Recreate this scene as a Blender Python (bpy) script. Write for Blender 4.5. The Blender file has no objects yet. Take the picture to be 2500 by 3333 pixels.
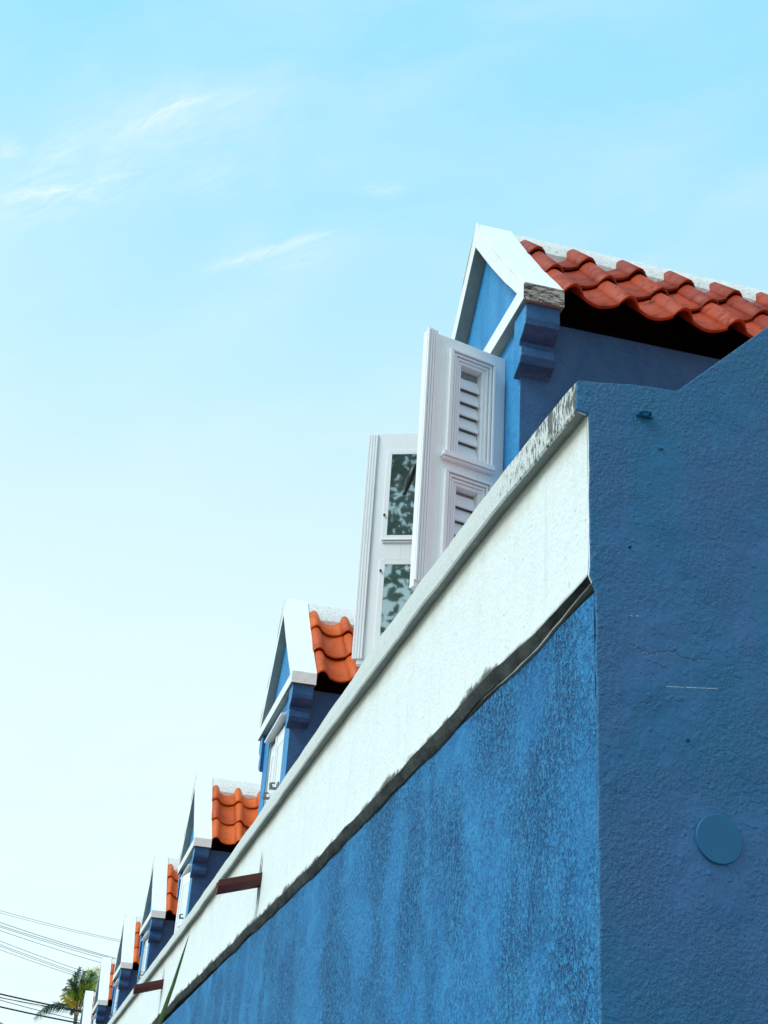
import bpy, bmesh, math, random
from mathutils import Vector, Matrix, noise as mnoise
random.seed(7)
SC = bpy.context.scene
COL = SC.collection

# ------------------------------------------------------------------ camera
cam_d = bpy.data.cameras.new('camera')
cam = bpy.data.objects.new('camera', cam_d); COL.objects.link(cam)
cam_d.sensor_fit = 'VERTICAL'; cam_d.sensor_height = 36.0; cam_d.lens = 48.82
cam_d.clip_start = 0.05; cam_d.clip_end = 5000
R = Matrix(((0.96474833, -0.17166396, -0.19947966),
            (-0.25596942, -0.43591778, -0.86281826),
            (0.06115807, 0.88346317, -0.46449168)))
cam.matrix_world = Matrix.Translation((0, 0, 1.6)) @ R.to_4x4()
SC.camera = cam

# ------------------------------------------------------------------ sky, sun, exposure
SUN = Vector((-0.66, -0.15, 0.73)).normalized()
SUN_EL = math.asin(SUN.z); SUN_ROT = math.atan2(SUN.x, SUN.y)
W = bpy.data.worlds.new('World'); SC.world = W; W.use_nodes = True


class NT:
    """small helper for node trees"""
    def __init__(s, tree): s.t = tree; s.n = tree.nodes; s.l = tree.links
    def node(s, typ, **kw):
        nd = s.n.new(typ)
        for k, v in kw.items():
            if k == 'ins':
                for kk, vv in v.items():
                    if isinstance(vv, bpy.types.NodeSocket): s.l.new(vv, nd.inputs[kk])
                    else: nd.inputs[kk].default_value = vv
            else: setattr(nd, k, v)
        return nd
    def math(s, op, a, b=0.0, c=None, clamp=False):
        nd = s.node('ShaderNodeMath', operation=op, use_clamp=clamp)
        for i, v in enumerate((a, b, c)):
            if v is None: continue
            if isinstance(v, bpy.types.NodeSocket): s.l.new(v, nd.inputs[i])
            else: nd.inputs[i].default_value = v
        return nd.outputs[0]
    def mix(s, f, a, b, blend='MIX'):
        nd = s.node('ShaderNodeMix', data_type='RGBA', blend_type=blend)
        for i, v in ((0, f), (6, a), (7, b)):
            if isinstance(v, bpy.types.NodeSocket): s.l.new(v, nd.inputs[i])
            else: nd.inputs[i].default_value = v if i == 0 else (tuple(v) + (1,))[:4]
        return nd.outputs[2]
    def ramp(s, f, lo, hi, a=0.0, b=1.0, smooth=True):
        nd = s.node('ShaderNodeMapRange', interpolation_type='SMOOTHSTEP' if smooth else 'LINEAR')
        s.l.new(f, nd.inputs[0])
        for i, v in ((1, lo), (2, hi), (3, a), (4, b)): nd.inputs[i].default_value = v
        return nd.outputs[0]
    def noise(s, vec, scale, detail=3.0, rough=0.55, dist=0.0):
        nd = s.node('ShaderNodeTexNoise', ins={'Scale': scale, 'Detail': detail, 'Roughness': rough, 'Distortion': dist})
        s.l.new(vec, nd.inputs['Vector']); return nd.outputs[0]
    def mapping(s, vec, scale=(1, 1, 1), rot=(0, 0, 0), loc=(0, 0, 0)):
        nd = s.node('ShaderNodeMapping', ins={'Scale': scale, 'Rotation': rot, 'Location': loc})
        s.l.new(vec, nd.inputs['Vector']); return nd.outputs[0]
    def sep(s, vec):
        nd = s.node('ShaderNodeSeparateXYZ'); s.l.new(vec, nd.inputs[0]); return nd.outputs


nt = NT(W.node_tree); nt.n.clear()
geo = nt.node('ShaderNodeTexCoord').outputs['Generated']
sky = nt.node('ShaderNodeTexSky', sky_type='NISHITA', sun_disc=False, sun_elevation=SUN_EL, sun_rotation=SUN_ROT,
              altitude=0.0, air_density=1.0, dust_density=1.5, ozone_density=1.0)
SKY_STRENGTH = 0.07
sx, sy, sz = nt.sep(geo)
# thin cirrus on a flat cloud layer (cloud-plane coordinates p, q)
inv = nt.math('DIVIDE', 1.0, nt.math('MAXIMUM', nt.math('ADD', sz, 0.12), 0.06))
cp = nt.math('MULTIPLY', sx, inv); cq = nt.math('MULTIPLY', sy, inv)
comb = nt.node('ShaderNodeCombineXYZ'); nt.l.new(cp, comb.inputs[0]); nt.l.new(cq, comb.inputs[1])
cl = comb.outputs[0]
along = nt.mapping(cl, rot=(0, 0, math.radians(44)))           # x now runs along the wisps
fib = nt.noise(nt.mapping(along, scale=(1.0, 3.6, 1)), 20.0, 8, 0.72, 1.2)
veil = nt.noise(nt.mapping(along, scale=(1.0, 2.2, 1), loc=(3.1, 1.7, 0)), 3.0, 5, 0.55, 0.4)
soft = nt.noise(nt.mapping(cl, loc=(7, 2, 0)), 7.0, 4, 0.6, 0.5)
wp = nt.math('MULTIPLY', nt.math('SUBTRACT', nt.noise(cl, 9.0, 3), 0.5), 0.035)


def wisp(a, b, w, amt):
    """one wisp between two points of the cloud layer, frayed by the fibre noise"""
    ex, ey = b[0] - a[0], b[1] - a[1]; L = math.hypot(ex, ey); ex /= L; ey /= L
    dx = nt.math('SUBTRACT', cp, a[0]); dy = nt.math('SUBTRACT', cq, a[1])
    t = nt.math('ADD', nt.math('MULTIPLY', dx, ex), nt.math('MULTIPLY', dy, ey))
    d = nt.math('ADD', nt.math('SUBTRACT', nt.math('MULTIPLY', dx, ey), nt.math('MULTIPLY', dy, ex)), wp)
    g = nt.math('EXPONENT', nt.math('MULTIPLY', nt.math('POWER', nt.math('DIVIDE', nt.math('ABSOLUTE', d), w), 1.5), -1.0))
    en = nt.math('MULTIPLY', nt.ramp(t, -0.55 * L, 0.5 * L), nt.ramp(t, 0.5 * L, 1.6 * L, 1, 0))
    return nt.math('MULTIPLY', nt.math('MULTIPLY', g, en), nt.math('MULTIPLY', nt.ramp(fib, 0.32, 0.70, 0.12, 1.0), amt * 0.85))


f_streak = None
for a_, b_, w_, k_ in (((-0.036, .979), (.025, .903), .007, 1.0), ((-0.060, .99), (.060, .890), .036, .32), ((-0.137, 1.076), (-0.040, 1.023), .009, .9),
                       ((-0.140, 1.10), (-0.020, 1.01), .034, .42), ((-0.113, 1.054), (-0.071, .975), .014, .50), ((-.139, 1.022), (-.120, 1.006), .009, .7),
                       ((.077, 1.105), (.165, 1.034), .008, .85), ((.08, 1.11), (.19, 1.03), .030, .24), ((.184, .962), (.215, .953), .009, .45), ((.02, 1.01), (.07, .975), .026, .28)):
    x_ = wisp(a_, b_, w_, k_); f_streak = x_ if f_streak is None else nt.math('MAXIMUM', f_streak, x_)
f_streak = nt.math('MULTIPLY', f_streak, 1.0, clamp=True)
f_veil = nt.math('MULTIPLY', nt.ramp(veil, 0.35, 0.72, 0.0, 0.5), nt.ramp(soft, 0.25, 0.7, 0.6, 1.0))
f_low = nt.ramp(sz, 0.02, 0.85, 0.95, 0.78)                 # pale humid air towards the horizon
tinted = nt.mix(1.0, sky.outputs[0], (1.25, 2.1, 2.0), 'MULTIPLY')
air = nt.mix(nt.ramp(sz, 0.28, 0.84), (7.0, 8.2, 8.4), (2.6, 6.8, 8.9))
air = nt.mix(f_veil, air, (6.4, 8.1, 8.6))
pale = nt.mix(f_low, tinted, air)
pale = nt.mix(f_streak, pale, (7.6, 8.4, 8.5))
bg = nt.node('ShaderNodeBackground', ins={'Color': pale, 'Strength': SKY_STRENGTH})
wo = nt.node('ShaderNodeOutputWorld'); nt.l.new(bg.outputs[0], wo.inputs[0])

sun_d = bpy.data.lights.new('sun', 'SUN'); sun_d.energy = 1.5; sun_d.angle = math.radians(26); sun_d.color = (1.0, 0.97, 0.92)
sun = bpy.data.objects.new('sun', sun_d); COL.objects.link(sun)
sun.rotation_euler = SUN.to_track_quat('Z', 'Y').to_euler(); sun.location = SUN * 60

vs = SC.view_settings
vs.view_transform = 'Standard'; vs.look = 'None'; vs.gamma = 1.0; vs.use_curve_mapping = False; vs.exposure = 0.86
SC.display_settings.display_device = 'sRGB'
SC.cycles.max_bounces = 8; SC.cycles.transparent_max_bounces = 12


# ------------------------------------------------------------------ materials
def new_mat(name):
    m = bpy.data.materials.new(name); m.use_nodes = True
    t = NT(m.node_tree); t.n.clear()
    p = t.node('ShaderNodeBsdfPrincipled'); o = t.node('ShaderNodeOutputMaterial')
    t.l.new(p.outputs[0], o.inputs[0])
    pos = t.node('ShaderNodeNewGeometry').outputs['Position']
    return m, t, p, pos


def setp(t, p, color, rough=0.7, height=None, strength=0.3, dist=0.01, spec=0.3):
    if isinstance(color, bpy.types.NodeSocket): t.l.new(color, p.inputs['Base Color'])
    else: p.inputs['Base Color'].default_value = tuple(color) + (1,)
    if isinstance(rough, bpy.types.NodeSocket): t.l.new(rough, p.inputs['Roughness'])
    else: p.inputs['Roughness'].default_value = rough
    p.inputs['Specular IOR Level'].default_value = spec
    if height is not None:
        b = t.node('ShaderNodeBump', ins={'Strength': strength, 'Distance': dist, 'Height': height})
        t.l.new(b.outputs[0], p.inputs['Normal'])


def mat_plain(name, col, rough=0.6, spec=0.3, metal=0.0, var=0.08, scale=9.0):
    m, t, p, pos = new_mat(name)
    n = t.noise(pos, scale, 4)
    c = t.mix(n, tuple(x * (1 - var) for x in col), tuple(min(1, x * (1 + var)) for x in col))
    setp(t, p, c, rough, t.noise(pos, 120, 3), 0.12, 0.003, spec); p.inputs['Metallic'].default_value = metal
    return m


def mat_long_wall():
    """brushed rough stucco under worn blue paint, pit shadow painted in"""
    m, t, p, pos = new_mat('rough_blue_stucco')
    warp = t.noise(pos, 3.0, 3)
    n1 = t.noise(t.mapping(pos, scale=(1, 1, 0.75)), 105, 3, 0.6, 0.1)
    n2 = t.noise(t.mapping(pos, scale=(1, 1, 0.72), loc=(3, 3, 3)), 48, 4, 0.65, 0.1)
    rough = t.ramp(t.noise(t.mapping(pos, scale=(1, 0.8, 0.6)), 2.8, 4, 0.6, 0.4), 0.36, 0.66, 0.25, 1.0)      # some areas float-smoothed
    big = t.noise(t.mapping(pos, scale=(1, 0.75, 0.65), loc=(2, 5, 1)), 1.9, 6, 0.62, 0.6)
    wash = t.noise(t.mapping(pos, scale=(1, 0.85, 0.70)), 3.0, 5, 0.65, 0.9)
    body = t.math('ADD', t.math('MULTIPLY', n1, 0.5), t.math('MULTIPLY', n2, 0.5))
    pit = t.ramp(body, 0.37, 0.58)
    pitc = t.mix(rough, (0.008, 0.135, 0.36), (0.001, 0.046, 0.170))  # shadow in the pits painted as a darker blue
    c = t.mix(pit, pitc, (0.030, 0.228, 0.480))
    c = t.mix(t.ramp(wash, 0.48, 0.72, 0, 0.55), c, (0.048, 0.310, 0.600))
    c = t.mix(t.ramp(big, 0.42, 0.74, 0.0, 0.48), c, (0.004, 0.105, 0.30))
    hue = t.noise(t.mapping(pos, scale=(1, 1.6, 0.6), loc=(9, 9, 9)), 5, 4, 0.6)
    c = t.mix(t.ramp(hue, 0.55, 0.75, 0, 0.35), c, (0.055, 0.205, 0.50))
    c = t.mix(t.ramp(t.noise(t.mapping(pos, scale=(1, 2, 0.22)), 3.1, 4, 0.65), 0.62, 0.80, 0, 0.15), c, (0.075, 0.32, 0.57))
    h = t.math('ADD', t.math('MULTIPLY', t.math('MULTIPLY', pit, rough), 1.0), t.math('MULTIPLY', t.noise(pos, 14, 4), 0.9))
    setp(t, p, c, 0.75, h, 0.9, 0.013, 0.25)
    return m


def mat_end_wall():
    """trowelled stucco under a satin blue coat, with a few scratches and a hairline crack"""
    m, t, p, pos = new_mat('trowelled_blue_stucco')
    X, Y, Z = t.sep(pos)
    big = t.noise(pos, 2.6, 4, 0.55, 0.4)
    hue = t.noise(t.mapping(pos, scale=(1.6, 1, 0.5), loc=(4, 2, 7)), 2.2, 3, 0.5)
    c = t.mix(t.ramp(hue, 0.35, 0.68), (0.018, 0.142, 0.300), (0.040, 0.132, 0.305))
    c = t.mix(t.ramp(big, 0.45, 0.75, 0, 0.5), c, (0.008, 0.118, 0.262))
    c = t.mix(t.ramp(t.noise(pos, 70, 3), 0.62, 0.8, 0, 0.35), c, (0.004, 0.065, 0.165))
    # scratches: thin pale lines, broken up
    br = t.noise(pos, 60, 2)
    def line(z0, x0, x1, slope, w, thr):
        zz = t.math('ADD', t.math('SUBTRACT', Z, z0), t.math('MULTIPLY', t.math('SUBTRACT', X, x0), -slope))
        a = t.math('LESS_THAN', t.math('ABSOLUTE', zz), w)
        a = t.math('MULTIPLY', a, t.math('GREATER_THAN', X, x0)); a = t.math('MULTIPLY', a, t.math('LESS_THAN', X, x1))
        return t.math('MULTIPLY', a, t.math('GREATER_THAN', br, thr))
    s = t.math('ADD', line(3.209, 1.835, 2.012, 0.113, 0.0013, 0.36), line(3.430, 1.70, 1.745, 0.15, 0.0016, 0.53), clamp=True)
    c = t.mix(t.math('MULTIPLY', s, 0.55), c, (0.55, 0.66, 0.72))
    wob = t.math('MULTIPLY', t.math('SUBTRACT', t.noise(t.mapping(pos, scale=(1, 1, 0.05)), 16, 7, 0.7), 0.5), 0.11)
    ck = t.math('ABSOLUTE', t.math('ADD', t.math('SUBTRACT', Z, 3.318), wob))
    crack = t.math('MULTIPLY', t.ramp(ck, 0.0, 0.005, 1, 0), t.math('MULTIPLY', t.ramp(X, 1.68, 1.74), t.ramp(X, 1.96, 2.02, 1, 0)))
    c = t.mix(t.math('MULTIPLY', crack, 0.28), c, (0.01, 0.05, 0.12))
    # relief: lumps, trowel drags, a rougher strip along the arris
    lumps = t.noise(t.mapping(pos, scale=(1, 1, 0.9), rot=(0, 0.5, 0)), 105, 4, 0.6, 0.0)
    lm = t.ramp(t.noise(t.mapping(pos, scale=(1, 1, 0.7)), 3.6, 5, 0.6, 0.5), 0.40, 0.66, 0.10, 1.0)
    drag = t.noise(t.mapping(pos, scale=(1.0, 1, 0.30), rot=(0, 0.7, 0)), 34, 4, 0.58, 0.1)
    edge = t.ramp(X, 1.60, 1.74, 1.0, 0.0)
    blob = t.ramp(t.noise(pos, 26, 2, 0.5), 0.60, 0.72)
    lump2 = t.ramp(t.noise(t.mapping(pos, rot=(0, 0.9, 0), loc=(2, 2, 2)), 58, 4, 0.62), 0.40, 0.66)
    h = t.math('MULTIPLY', t.math('ADD', t.ramp(lumps, 0.40, 0.66), lump2), lm)
    h = t.math('ADD', h, t.math('MULTIPLY', drag, 0.9)); h = t.math('ADD', h, t.math('MULTIPLY', blob, 0.6))
    h = t.math('ADD', h, t.math('MULTIPLY', edge, t.math('MULTIPLY', t.noise(pos, 40, 3), 1.6)))
    dent = t.noise(t.mapping(pos, loc=(6, 1, 3)), 6.0, 4, 0.5, 0.15)
    h = t.math('ADD', h, t.math('MULTIPLY', t.ramp(dent, 0.30, 0.72), 1.6))
    pock = t.ramp(t.noise(t.mapping(pos, loc=(1, 8, 3)), 33, 3, 0.6), 0.66, 0.74)
    h = t.math('SUBTRACT', h, t.math('MULTIPLY', pock, 0.9))
    h = t.math('SUBTRACT', h, t.math('MULTIPLY', crack, 1.0))
    setp(t, p, c, t.ramp(big, 0.3, 0.7, 0.42, 0.56), h, 0.55, 0.010, 0.35)
    return m


def mat_dormer_blue(name, a, b_, rough=0.55):
    m, t, p, pos = new_mat(name)
    big = t.noise(t.mapping(pos, scale=(1, 1.5, 0.4)), 4, 6, 0.65, 0.4)
    c = t.mix(t.ramp(big, 0.35, 0.68), a, b_)
    pit = t.ramp(t.noise(pos, 90, 2), 0.29, 0.35)
    c = t.mix(pit, tuple(x * 0.5 for x in a), c)
    lump = t.ramp(t.noise(pos, 7, 4, 0.6), 0.45, 0.7)
    h = t.math('ADD', t.math('MULTIPLY', t.noise(pos, 80, 4, 0.6), lump), t.math('MULTIPLY', t.noise(pos, 18, 3), 1.4))
    setp(t, p, c, rough, h, 0.6, 0.010, 0.3)
    return m


def mat_white_plaster(name, grime=0.0, speck=1.0, base=(0.76, 0.83, 0.83), damp_shade=False):
    m, t, p, pos = new_mat(name)
    X, Y, Z = t.sep(pos)
    soft = t.noise(t.mapping(pos, scale=(1, 2.4, 0.5)), 3.2, 5, 0.6)
    c = t.mix(t.ramp(soft, 0.45, 0.8, 0, 0.28), base, (0.60, 0.645, 0.60))
    st = t.noise(t.mapping(pos, scale=(1, 1, 0.10)), 26, 4, 0.6)
    c = t.mix(t.ramp(st, 0.60, 0.78, 0, 0.22), c, (0.46, 0.50, 0.46))
    sp = t.noise(pos, 85, 2, 0.5)
    c = t.mix(t.math('MULTIPLY', t.ramp(sp, 0.675, 0.74), 0.75 * speck), c, (0.12, 0.14, 0.13))
    chip = t.noise(t.mapping(pos, scale=(1, 1, 0.6)), 24, 4, 0.6)
    c = t.mix(t.math('MULTIPLY', t.ramp(chip, 0.70, 0.76), 0.6 * speck), c, (0.25, 0.28, 0.27))
    drip = t.noise(t.mapping(pos, scale=(1, 1, 0.06), loc=(1, 1, 1)), 17, 5, 0.65)
    c = t.mix(t.math('MULTIPLY', t.ramp(drip, 0.56, 0.74), 0.30 * speck), c, (0.42, 0.48, 0.46))
    if grime:
        # black mould running down the coping near the corner
        near = t.ramp(Y, 3.85, 5.1, 1.0, 0.0)
        g = t.noise(t.mapping(pos, scale=(1, 1, 0.30)), 60, 6, 0.72, 0.3)
        patch = t.noise(t.mapping(pos, scale=(1, 1, 0.6)), 9, 4, 0.6)
        gm = t.math('ADD', g, t.math('MULTIPLY', near, t.math('MULTIPLY', patch, 0.34)))
        gm = t.ramp(gm, 0.62, 0.70)
        up = t.node('ShaderNodeAttribute', attribute_name='edge').outputs['Fac']
        wear_shade = t.math('SUBTRACT', t.math('MULTIPLY', t.ramp(t.noise(pos, 10, 6, 0.7), 0.50, 0.74), 0.030), up)  # worn top edge, with the gap's shadow line put into the colour
        c = t.mix(t.ramp(wear_shade, -0.010, 0.014, 0, 0.75), c, (0.10, 0.10, 0.085))
        c = t.mix(t.math('MULTIPLY', gm, 0.86 * grime), c, (0.022, 0.022, 0.020))
    if damp_shade:
        # rising mould along the lower edge, ochre damp under the coping ('low' / 'high': metres from either edge)
        lo_ = t.node('ShaderNodeAttribute', attribute_name='low').outputs['Fac']; hi_ = t.node('ShaderNodeAttribute', attribute_name='high').outputs['Fac']
        rag = t.math('ADD', t.math('MULTIPLY', t.noise(pos, 40, 5, 0.7), 0.4), t.math('MULTIPLY', t.noise(pos, 6, 4), 1.1))
        q = t.math('SUBTRACT', t.math('MULTIPLY', t.math('MULTIPLY', t.math('SUBTRACT', rag, 0.70), 0.13), t.ramp(Y, 3.9, 5.2, 0.15, 1.0)), lo_)
        c = t.mix(t.ramp(q, -0.020, 0.010, 0, 0.90), c, (0.035, 0.038, 0.033))
        q2 = t.math('SUBTRACT', t.math('MULTIPLY', rag, 0.10), hi_)
        c = t.mix(t.ramp(q2, -0.06, 0.06, 0, 0.55), c, (0.42, 0.38, 0.24))
    h = t.math('ADD', t.noise(pos, 60, 3), t.math('MULTIPLY', t.noise(pos, 16, 3), 1.5))
    setp(t, p, c, 0.72, h, 0.35, 0.008, 0.25)
    return m


def mat_mould_ledge():
    m, t, p, pos = new_mat('mouldy_ledge_plaster')
    n = t.noise(t.mapping(pos, scale=(1, 0.7, 1)), 9, 6, 0.68)
    fine = t.noise(pos, 60, 4, 0.7)
    c = t.mix(t.ramp(n, 0.3, 0.7), (0.018, 0.022, 0.022), (0.075, 0.085, 0.080))
    c = t.mix(t.ramp(fine, 0.70, 0.76, 0, 0.7), c, (0.42, 0.43, 0.38))
    setp(t, p, c, 0.85, t.math('ADD', n, fine), 0.6, 0.012, 0.2)
    return m


def mat_weathered_end():
    """flaking white paint over dark moist plaster, cracks running level"""
    m, t, p, pos = new_mat('flaking_plaster')
    n = t.noise(t.mapping(pos, scale=(0.4, 1, 1.5)), 40, 6, 0.72, 0.8)
    c = t.mix(t.ramp(n, 0.40, 0.60), (0.035, 0.030, 0.026), (0.50, 0.48, 0.44))
    setp(t, p, c, 0.85, n, 0.8, 0.012, 0.2)
    return m


def mat_tile(name='terracotta', worn=0.0):
    m, t, p, pos = new_mat(name)
    rnd = t.node('ShaderNodeObjectInfo').outputs['Random']
    c = t.mix(rnd, (0.46, 0.070, 0.010), (0.64, 0.120, 0.016)) if not worn else t.mix(rnd, (0.25, 0.024, 0.005), (0.43, 0.054, 0.008))
    stn = t.noise(pos, 11, 5, 0.65, 0.4)
    c = t.mix(t.ramp(stn, 0.54 - 0.05 * worn, 0.66, 0, 0.35 + 0.4 * worn), c, (0.13, 0.018, 0.010))
    blk = t.noise(t.mapping(pos, loc=(5, 5, 5)), 7, 6, 0.7)
    c = t.mix(t.ramp(blk, 0.66 - 0.06 * worn, 0.72 - 0.04 * worn, 0, 0.4 + 0.5 * worn), c, (0.035, 0.013, 0.010))
    setp(t, p, c, t.ramp(stn, 0.3, 0.7, 0.46, 0.64), t.math('ADD', t.noise(pos, 90, 3), t.math('MULTIPLY', t.noise(pos, 22, 4), 1.6)), 0.3, 0.006, 0.22)
    return m


def mat_ridge():
    m, t, p, pos = new_mat('limewashed_mortar')
    n = t.noise(pos, 30, 5, 0.68)
    c = t.mix(t.ramp(n, 0.52, 0.72, 0, 0.6), (0.72, 0.71, 0.69), (0.30, 0.26, 0.23))
    sp = t.noise(t.mapping(pos, scale=(0.5, 1, 1)), 70, 3, 0.6)
    c = t.mix(t.ramp(sp, 0.62, 0.70, 0, 0.75), c, (0.10, 0.08, 0.07))
    setp(t, p, c, 0.85, n, 0.7, 0.015, 0.2)
    return m


def mat_glass():
    m, t, p, pos = new_mat('window_glass')
    t.n.remove(p)
    gl = t.node('ShaderNodeBsdfGlossy', ins={'Color': (0.92, 0.97, 0.97, 1), 'Roughness': 0.02})
    tr = t.node('ShaderNodeBsdfTransparent', ins={'Color': (0.70, 0.86, 0.86, 1)})
    fr = t.node('ShaderNodeFresnel', ins={'IOR': 1.9})
    k = t.math('MULTIPLY', fr.outputs[0], 3.4, clamp=True)
    du = t.node('ShaderNodeBsdfDiffuse', ins={'Color': (0.34, 0.50, 0.50, 1)})
    teal_fill = t.node('ShaderNodeMixShader', ins={0: 0.16}); t.l.new(tr.outputs[0], teal_fill.inputs[1]); t.l.new(du.outputs[0], teal_fill.inputs[2])  # flat teal lightens the pane, stands in for light coming through
    mx = t.node('ShaderNodeMixShader'); t.l.new(k, mx.inputs[0])
    t.l.new(teal_fill.outputs[0], mx.inputs[1]); t.l.new(gl.outputs[0], mx.inputs[2])
    out = [n for n in t.n if n.type == 'OUTPUT_MATERIAL'][0]
    t.l.new(mx.outputs[0], out.inputs[0])
    return m


def mat_leaf(name, a, b, rough=0.5):
    m, t, p, pos = new_mat(name)
    c = t.mix(t.ramp(t.noise(pos, 1.3 if name != 'blade_green' else 8, 3), 0.35, 0.65), a, b)
    setp(t, p, c, rough, None, spec=0.35)
    tl = t.node('ShaderNodeBsdfTranslucent'); t.l.new(c, tl.inputs[0])
    mx = t.node('ShaderNodeMixShader', ins={0: 0.45 if 'palm' in name else 0.3}); t.l.new(p.outputs[0], mx.inputs[1]); t.l.new(tl.outputs[0], mx.inputs[2])
    out = [n for n in t.n if n.type == 'OUTPUT_MATERIAL'][0]; t.l.new(mx.outputs[0], out.inputs[0])
    return m


M = {
    'long': mat_long_wall(), 'end': mat_end_wall(), 'dormer': mat_dormer_blue('sky_blue_front_paint', (0.022, 0.225, 0.50), (0.045, 0.290, 0.59)), 'slate': mat_dormer_blue('shaded_side_blue', (0.016, 0.075, 0.200), (0.030, 0.108, 0.255), 0.5),  # second blue is a shaded copy of the front paint
    'frieze': mat_white_plaster('white_frieze_plaster', damp_shade=True), 'coping': mat_white_plaster('white_coping_plaster', grime=1.0, base=(0.62, 0.67, 0.655)),
    'rake': mat_white_plaster('white_gable_plaster', speck=0.5, base=(0.80, 0.84, 0.84)),
    'ledge': mat_mould_ledge(), 'flake': mat_weathered_end(), 'tile': mat_tile(), 'tile_worn': mat_tile('weathered_terracotta', 1.0), 'ridge': mat_ridge(), 'glass': mat_glass(),
    'shutter': mat_plain('white_shutter_paint', (0.86, 0.88, 0.89), 0.35, 0.45, var=0.03),
    'frame': mat_plain('grey_green_frame_paint', (0.40, 0.46, 0.44), 0.5),
    'dark': mat_plain('dark_timber', (0.03, 0.025, 0.022), 0.8),
    'black': mat_plain('black_iron', (0.012, 0.012, 0.014), 0.4),
    'iron': mat_plain('grey_iron', (0.16, 0.18, 0.20), 0.45, 0.5, 0.6),
    'spout': mat_plain('dark_red_clay', (0.085, 0.013, 0.011), 0.5, 0.4, var=0.35, scale=20),
    'spout_in': mat_plain('red_clay_inside', (0.25, 0.055, 0.03), 0.7),
    'rust': mat_plain('rust_stain', (0.030, 0.018, 0.020), 0.9, var=0.5, scale=40),
    'cable': mat_plain('cable_sheath', (0.02, 0.03, 0.04), 0.5),
    'wire': mat_plain('bare_wire', (0.08, 0.20, 0.23), 0.5),
    'pole': mat_plain('weathered_pole_wood', (0.16, 0.12, 0.09), 0.85),
    'paving': mat_plain('pale_paving', (0.22, 0.215, 0.20), 0.85, var=0.2, scale=3),
    'asphalt': mat_plain('asphalt', (0.055, 0.055, 0.058), 0.9, var=0.25, scale=5),
    'earth': mat_plain('dry_earth', (0.17, 0.145, 0.11), 0.95, var=0.25, scale=0.6),
    'bark': mat_plain('bark', (0.15, 0.12, 0.095), 0.9, var=0.35, scale=6),
    'palm': mat_leaf('palm_green', (0.13, 0.25, 0.02), (0.52, 0.56, 0.05)),
    'palm_y': mat_leaf('palm_yellow', (0.60, 0.40, 0.035), (0.42, 0.36, 0.05)),
    'palm_d': mat_leaf('palm_dark', (0.028, 0.065, 0.030), (0.07, 0.13, 0.04)),
    'leaf': mat_leaf('tree_leaf', (0.030, 0.075, 0.030), (0.055, 0.11, 0.035)),
    'blade': mat_leaf('blade_green', (0.022, 0.055, 0.020), (0.06, 0.12, 0.03), 0.4),
}


# ------------------------------------------------------------------ object helpers
def mesh(name, verts, faces, mats, mi=None, smooth=False):
    me = bpy.data.meshes.new(name); me.from_pydata([tuple(v) for v in verts], [], faces)
    for m in (mats if isinstance(mats, (list, tuple)) else [mats]): me.materials.append(m)
    if mi: me.polygons.foreach_set('material_index', mi)
    if smooth: me.polygons.foreach_set('use_smooth', [True] * len(me.polygons))
    bm = bmesh.new(); bm.from_mesh(me); bmesh.ops.recalc_face_normals(bm, faces=bm.faces); bm.to_mesh(me); bm.free()
    if smooth: me.set_sharp_from_angle(angle=math.radians(32))
    me.update(); return me


def obj(name, me, parent=None, loc=(0, 0, 0), rot=(0, 0, 0)):
    o = bpy.data.objects.new(name, me); COL.objects.link(o)
    o.parent = parent; o.location = loc; o.rotation_euler = rot
    return o


def thing(name, label, cat, loc, group=None):
    o = bpy.data.objects.new(name, None); COL.objects.link(o); o.location = loc
    o.empty_display_size = 0.2
    o['label'] = label; o['category'] = cat
    if group: o['group'] = group
    return o


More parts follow.
